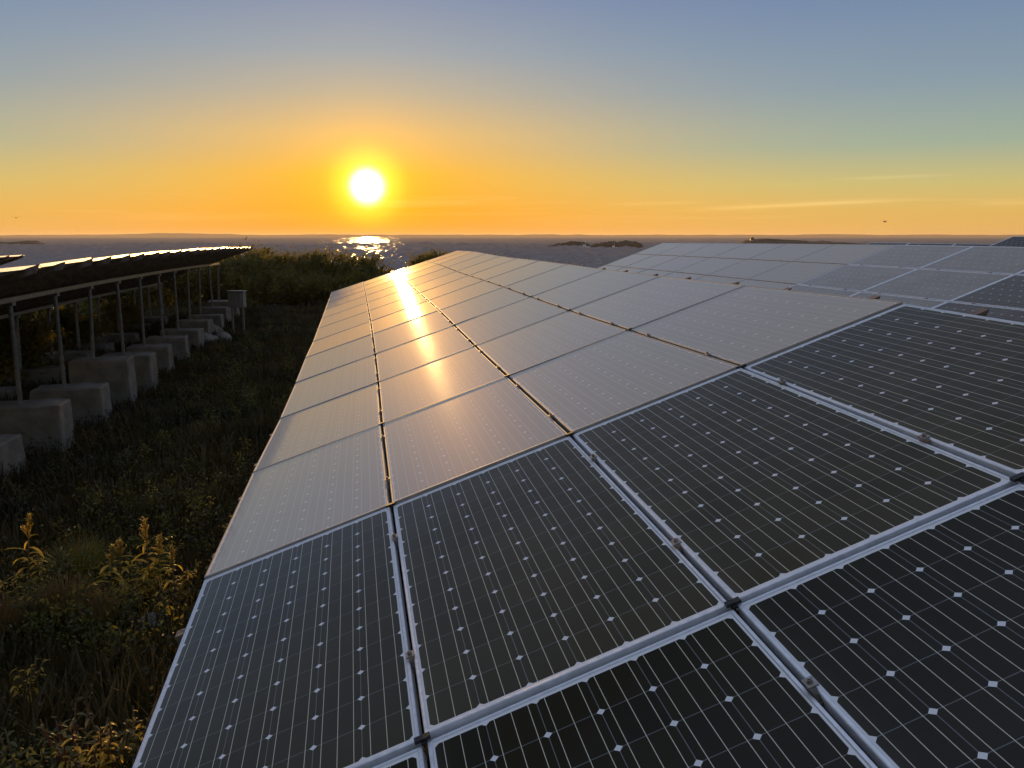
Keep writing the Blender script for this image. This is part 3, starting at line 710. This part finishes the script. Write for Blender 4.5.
def grass_patch():
    rng = np.random.default_rng(5); n = 190000
    # denser near the camera
    y = 1.0 + 38 * rng.uniform(0, 1, n) ** 1.7; x = rng.uniform(-1, 1, n); x = np.where(rng.uniform(0, 1, n) < .66, -0.6 - 0.19 * y - 3.0 + x * 3.4, -7.5 - .3 * y + x * 9)
    keep = np.array([noise.noise(Vector((a * .9, b * .9, 1))) > rng.uniform(-.6, .25) for a, b in zip(x, y)]); x, y = x[keep], y[keep]; n = len(x)
    z = np.array([ground_z(a, b) for a, b in zip(x, y)])
    cl = np.array([noise.noise(Vector((a * .6, b * .6, 9))) for a, b in zip(x, y)])
    h = rng.uniform(.03, .13, n) * (1 + np.clip(y / 12, 0, 1)) * (1 + 1.2 * np.clip(cl, -.4, 1)); wd = rng.uniform(.004, .009, n) * (1 + y / 14); a = rng.uniform(0, 6.28, n); ln = rng.uniform(.1, .7, n) * h
    dx, dy = np.cos(a), np.sin(a); ex, ey = -dy * wd, dx * wd
    P0 = np.stack([x - ex, y - ey, z - .01], 1); P1 = np.stack([x + ex, y + ey, z - .01], 1)
    P2 = np.stack([x + dx * ln * .35 + ex * .7, y + dy * ln * .35 + ey * .7, z + h * .6], 1); P3 = np.stack([x + dx * ln * .35 - ex * .7, y + dy * ln * .35 - ey * .7, z + h * .6], 1)
    P4 = np.stack([x + dx * ln, y + dy * ln, z + h], 1); P5 = P4 + np.stack([ex * .1, ey * .1, 0 * z], 1)
    V = np.stack([P0, P1, P2, P3, P5, P4], 1).reshape(-1, 3); b = (np.arange(n) * 6)[:, None]
    Fq = np.concatenate([b + [0, 1, 2, 3], b + [3, 2, 4, 5]])
    tag(np_obj('grass', V, Fq, M_grass), kind='stuff')
grass_patch()
def weeds_cover():
    """low broad-leaved ground cover too dense to count"""
    rng = np.random.default_rng(8); n = 700
    y = 2.0 + 24 * rng.uniform(0, 1, n) ** 1.4; x = -1.4 - .19 * y - rng.uniform(-.6, 4.2, n)
    c = np.array([(a, b, ground_z(a, b) + rng.uniform(.04, .22)) for a, b in zip(x, y)])
    V, Fq = leafcloud(rng, c, np.array([.16, .16, .06]), .020, 36000)
    tag(np_obj('ground_cover', V, Fq, M_cover), kind='stuff')
weeds_cover()
def undergrowth():
    """tangle of small leaves standing knee high where the low sun still reaches"""
    rng = np.random.default_rng(31); c = []
    for (x0, x1, y0, y1, n, hm) in ((-3.9, -2.35, 5.2, 6.9, 60, .34), (-2.9, -1.9, 3.4, 4.3, 40, .28), (-4.6, -3.2, 7.0, 9.5, 30, .30), (-3.4, -2.0, 6.6, 10.5, 30, .30), (-5.2, -3.6, 10, 16, 60, .42), (-7.5, -4.2, 15, 26, 110, .55)):
        for _ in range(n):
            x, y = rng.uniform(x0, x1), rng.uniform(y0, y1); h = hm * rng.uniform(.35, 1) * (1 if noise.noise(Vector((x * 1.3, y * 1.3, 4))) > -.1 else .4)
            for q in range(5): c.append((x + rng.normal(0, .03), y + rng.normal(0, .03), ground_z(x, y) + h * (.25 + .75 * q / 4)))
    V, Fq = leafcloud(rng, np.array(c), np.array([.045, .045, .035]), .020, 17000)
    tag(np_obj('undergrowth', V, Fq, M_under), kind='stuff')
undergrowth()

def leafblade(m, base, d, L, wd, droop=0.3):
    d = Vector(d).normalized(); side = d.cross(Vector((0, 0, 1)))
    side = side.normalized() if side.length > 1e-3 else Vector((1, 0, 0))
    pts = []; p = Vector(base); dd = d.copy(); n = 5
    for i in range(n + 1):
        t = i / n; wv = wd * math.sin(math.pi * min(1, t * .92 + .08)) ** .8 * .5
        pts.append((p - side * wv, p + Vector((0, 0, -wv * .25)), p + side * wv)); dd = (dd + Vector((0, 0, -droop / n * 1.6))).normalized(); p = p + dd * L / n
    vs = [q for tr in pts for q in tr]; fs = []
    for i in range(n):
        a = i * 3; fs += [(a, a + 1, a + 4, a + 3), (a + 1, a + 2, a + 5, a + 4)]
    m.add(vs, fs)
def weed(px, ybase, ytop, label, group, seed, kind='tall', mat_leaf=None, X=None):
    """plant rooted on the ground at the pixel's place"""
    rg = random.Random(seed); lo, hi = 1.5, 40.0
    for _ in range(40):
        mid = (lo + hi) / 2; z = unproj(px, ybase, mid).z
        if z > 0.0: lo = mid
        else: hi = mid
    Y = lo; p = unproj(px, ybase, Y); h = unproj(px, ytop, Y).z - ground_z(p.x, Y)
    r = empty('tall_weed' if kind == 'tall' else 'leafy_weed', (p.x, Y, ground_z(p.x, Y)), rg.uniform(0, 6))
    st = MB(); lf = MB(); hd = MB()
    stems = 1 if kind == 'tall' else rg.randint(4, 6)
    for s in range(stems):
        a = rg.uniform(0, 6.28); sp = 0 if stems == 1 else rg.uniform(.04, .16); hh = h * (1 if s == 0 else rg.uniform(.6, .95))
        lean = rg.uniform(.02, .10) * hh; pts = []
        for i in range(7):
            t = i / 6; pts.append(Vector((math.cos(a) * (sp * t + lean * t * t), math.sin(a) * (sp * t + lean * t * t), hh * t - .03)))
        st.tube(pts, [.007 * (1 - .7 * i / 6) + .001 for i in range(7)], 6)
        nl = int(hh / (.040 if kind == 'tall' else .028))
        for i in range(nl):
            t = .12 + .70 * i / nl if kind == 'tall' else .15 + .85 * i / nl
            k = min(5, int(t * 6)); q = pts[k].lerp(pts[k + 1], t * 6 - k); b = i * 2.4 + rg.uniform(-.5, .5)
            L = (.21 if kind == 'tall' else .10) * (1 - .45 * t) * rg.uniform(.6, 1.25)
            leafblade(lf, q, (math.cos(b), math.sin(b), rg.uniform(.3, 1.0)), L, L * (.20 if kind == 'tall' else .30), rg.uniform(.5, 1.4))
        if kind == 'tall':                           # plume of seed sprays
            for i in range(26):
                t = .72 + .28 * i / 21; k = min(5, int(t * 6)); q = pts[k].lerp(pts[k + 1], t * 6 - k); b = i * 2.4 + rg.uniform(-.8, .8)
                e = q + Vector((math.cos(b), math.sin(b), rg.uniform(1.2, 3.4))).normalized() * .085 * rg.uniform(.35, 1.25) * (1.25 - (t - .7) * 2.6)
                hd.tube([q, q.lerp(e, .5) + Vector((0, 0, .006)), e], [.0016, .0035, .0018], 5)
                for g in range(5):
                    c = q.lerp(e, .35 + .15 * g); leafblade(hd, c, (rg.uniform(-1, 1), rg.uniform(-1, 1), .6), .020, .008, .3)
    st.build('stem', M_red if kind == 'red' else M_stem, r); lf.build('leaves', mat_leaf or M_weed, r)
    if hd.v: hd.build('seed_head', M_seed, r)
    return tag(r, label, 'weed', group)
G1 = 'weeds caught by the low sun in the grass'
weed(31, 598, 516, 'tall lone weed with a feathery top at the left, long leaves on its stem', G1, 11)
weed(113, 612, 548, 'shorter tall weed left of the pair by the array', G1, 12)
weed(122, 600, 540, 'tall weed standing in the lit clump, second from the left', G1, 13)
weed(152, 606, 519, 'tallest lit weed with a pointed top near the array edge', G1, 14)
weed(161, 604, 536, 'tall weed just right of the tallest lit one', G1, 15)
weed(176, 612, 547, 'rightmost tall reddish weed of the lit clump', G1, 16)
LW = [(8, 612, 575), (22, 618, 574), (44, 604, 552), (58, 600, 548), (96, 586, 556), (104, 618, 578), (128, 618, 580), (140, 608, 563), (148, 622, 584), (168, 618, 575), (185, 600, 560), (64, 618, 580), (84, 640, 600), (200, 520, 492), (150, 505, 478), (62, 470, 444)]
LN = ['at the left edge under the lone tall weed', 'right of the edge, under the lone tall weed', 'right of the lone tall weed', 'between the lone tall weed and the grass dome', 'in front of the yellow grass dome',
      'at the left foot of the lit clump', 'at the middle foot of the lit clump', 'in the middle of the lit clump', 'lowest in the lit clump', 'under the tallest lit weed', 'darker, right of the lit clump', 'above the orange tuft', 'right of the orange tuft, lowest of the group',
      'dim, near the array edge higher up', 'dim and pale, in the shade behind the yellow grass dome', 'dim, beside the second concrete block']
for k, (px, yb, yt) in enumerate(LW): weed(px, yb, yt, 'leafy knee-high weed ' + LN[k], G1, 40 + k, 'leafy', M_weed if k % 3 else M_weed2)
for k, (px, yb, yt, nm) in enumerate(((88, 452, 424, 'dim leafy weed right of the nearest whole concrete block'), (108, 437, 412, 'dim leafy weed right of the second concrete block'), (126, 470, 444, 'dim olive weed in the middle of the aisle, lower left'), (172, 500, 474, 'olive weed clump in the shade by the array edge'),
                                      (196, 488, 462, 'pale olive weed next to the array edge, upper one'), (104, 500, 474, 'dim weed above the yellow grass dome'), (22, 505, 476, 'dim weed below the cut-off block at the left edge'), (148, 418, 400, 'small dim weed right of the fourth block'),
                                      (225, 452, 432, 'small dim weed against the array edge in mid distance'), (180, 395, 379, 'small dim weed in the aisle beside the fifth block'), (250, 400, 384, 'small dim weed by the array edge, far one'))):
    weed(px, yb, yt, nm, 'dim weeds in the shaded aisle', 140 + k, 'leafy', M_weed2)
G2 = 'leafy weeds at the bottom by the near panel'
for k, (px, yb, yt, nm) in enumerate(((18, 790, 722, 'dim leafy weed at the bottom left corner'), (34, 800, 738, 'yellowish leafy weed next to the bottom left corner'), (72, 800, 706, 'bushy yellow weed at the bottom, left of the red-stemmed one'), (88, 805, 716, 'thick yellow weed left of the red stems'),
                                      (96, 812, 740, 'red-stemmed low weed at the bottom'), (106, 800, 712, 'reddish weed with bright leaf tips'), (116, 790, 700, 'taller weed by the bottom of the array edge'), (133, 775, 712, 'weed touching the edge of the nearest panel'),
                                      (148, 735, 692, 'small reddish weed at the panel edge, above the others'), (30, 700, 654, 'dim weed alone in the dark, left'), (60, 812, 748, 'low weed between the yellow ones at the bottom'))):
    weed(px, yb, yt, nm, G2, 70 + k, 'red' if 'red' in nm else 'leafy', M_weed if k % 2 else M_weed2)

def tuft(px, ybase, ytop, rad, label, seed, n=650, m=None):
    rg = np.random.default_rng(seed); lo, hi = 1.5, 40.0
    for _ in range(40):
        mid = (lo + hi) / 2; z = unproj(px, ybase, mid).z
        if z > 0.0: lo = mid
        else: hi = mid
    Y = lo; p = unproj(px, ybase, Y); h = unproj(px, ytop, Y).z
    a = rg.uniform(0, 6.28, n); r0 = rad * .35 * np.sqrt(rg.uniform(0, 1, n)); out_ = rad * rg.uniform(.1, 1, n); hh = h * rg.uniform(.6, 1, n) * (1 - .45 * (out_ / rad) ** 2)
    dx, dy = np.cos(a), np.sin(a); w_ = .0045; ex, ey = -dy * w_, dx * w_; rows = []
    for t in (0, .35, .7, 1.0):
        rr = r0 + out_ * t ** 1.8; zz = hh * (t - .25 * (out_ / rad) * t * t) / .9; k = 1 - .85 * t
        rows.append(np.stack([dx * rr - ex * k, dy * rr - ey * k, zz], 1)); rows.append(np.stack([dx * rr + ex * k, dy * rr + ey * k, zz], 1))
    V = np.stack(rows, 1).reshape(-1, 3); b = (np.arange(n) * 8)[:, None]
    Fq = np.concatenate([b + [0, 1, 3, 2], b + [2, 3, 5, 4], b + [4, 5, 7, 6]])
    o = np_obj('grass_tuft', V, Fq, m or M_tuft); o.location = (p.x, Y, ground_z(p.x, Y) - .02)
    return tag(o, label, 'grass tuft', 'domed grass tufts')
tuft(82, 582, 538, .34, 'yellow-green domed grass tuft left of the lit weeds', 1, m=M_yel)
tuft(66, 625, 580, .32, 'orange-brown domed grass tuft below the yellow one', 2, 800)
tuft(4, 640, 600, .28, 'orange grass tuft at the left edge of the photo', 3)
tuft(104, 636, 590, .22, 'thin tan grass tuft right of the orange-brown dome', 4, 300)
for k, (px, py, s, lb) in enumerate(((152, 632, .09, 'pale stone half buried below the lit weeds'), (88, 503, .05, 'small pale stone in the dark grass above the weeds'))):
    lo, hi = 1.5, 40.
    for _ in range(40):
        mid = (lo + hi) / 2
        if unproj(px, py, mid).z > 0: lo = mid
        else: hi = mid
    p = unproj(px, py, lo); bm = bmesh.new(); bmesh.ops.create_icosphere(bm, subdivisions=3, radius=s)
    for v in bm.verts:
        v.co *= 1 + .4 * noise.noise(v.co * 14 + Vector((k * 3, 0, 0))); v.co.z *= .6
    me = bpy.data.meshes.new('stone'); bm.to_mesh(me); bm.free(); me.materials.append(M_stone)
    o = bpy.data.objects.new('stone', me); COL.objects.link(o); o.location = (p.x, lo, ground_z(p.x, lo) + s * .3); tag(o, lb, 'stone')
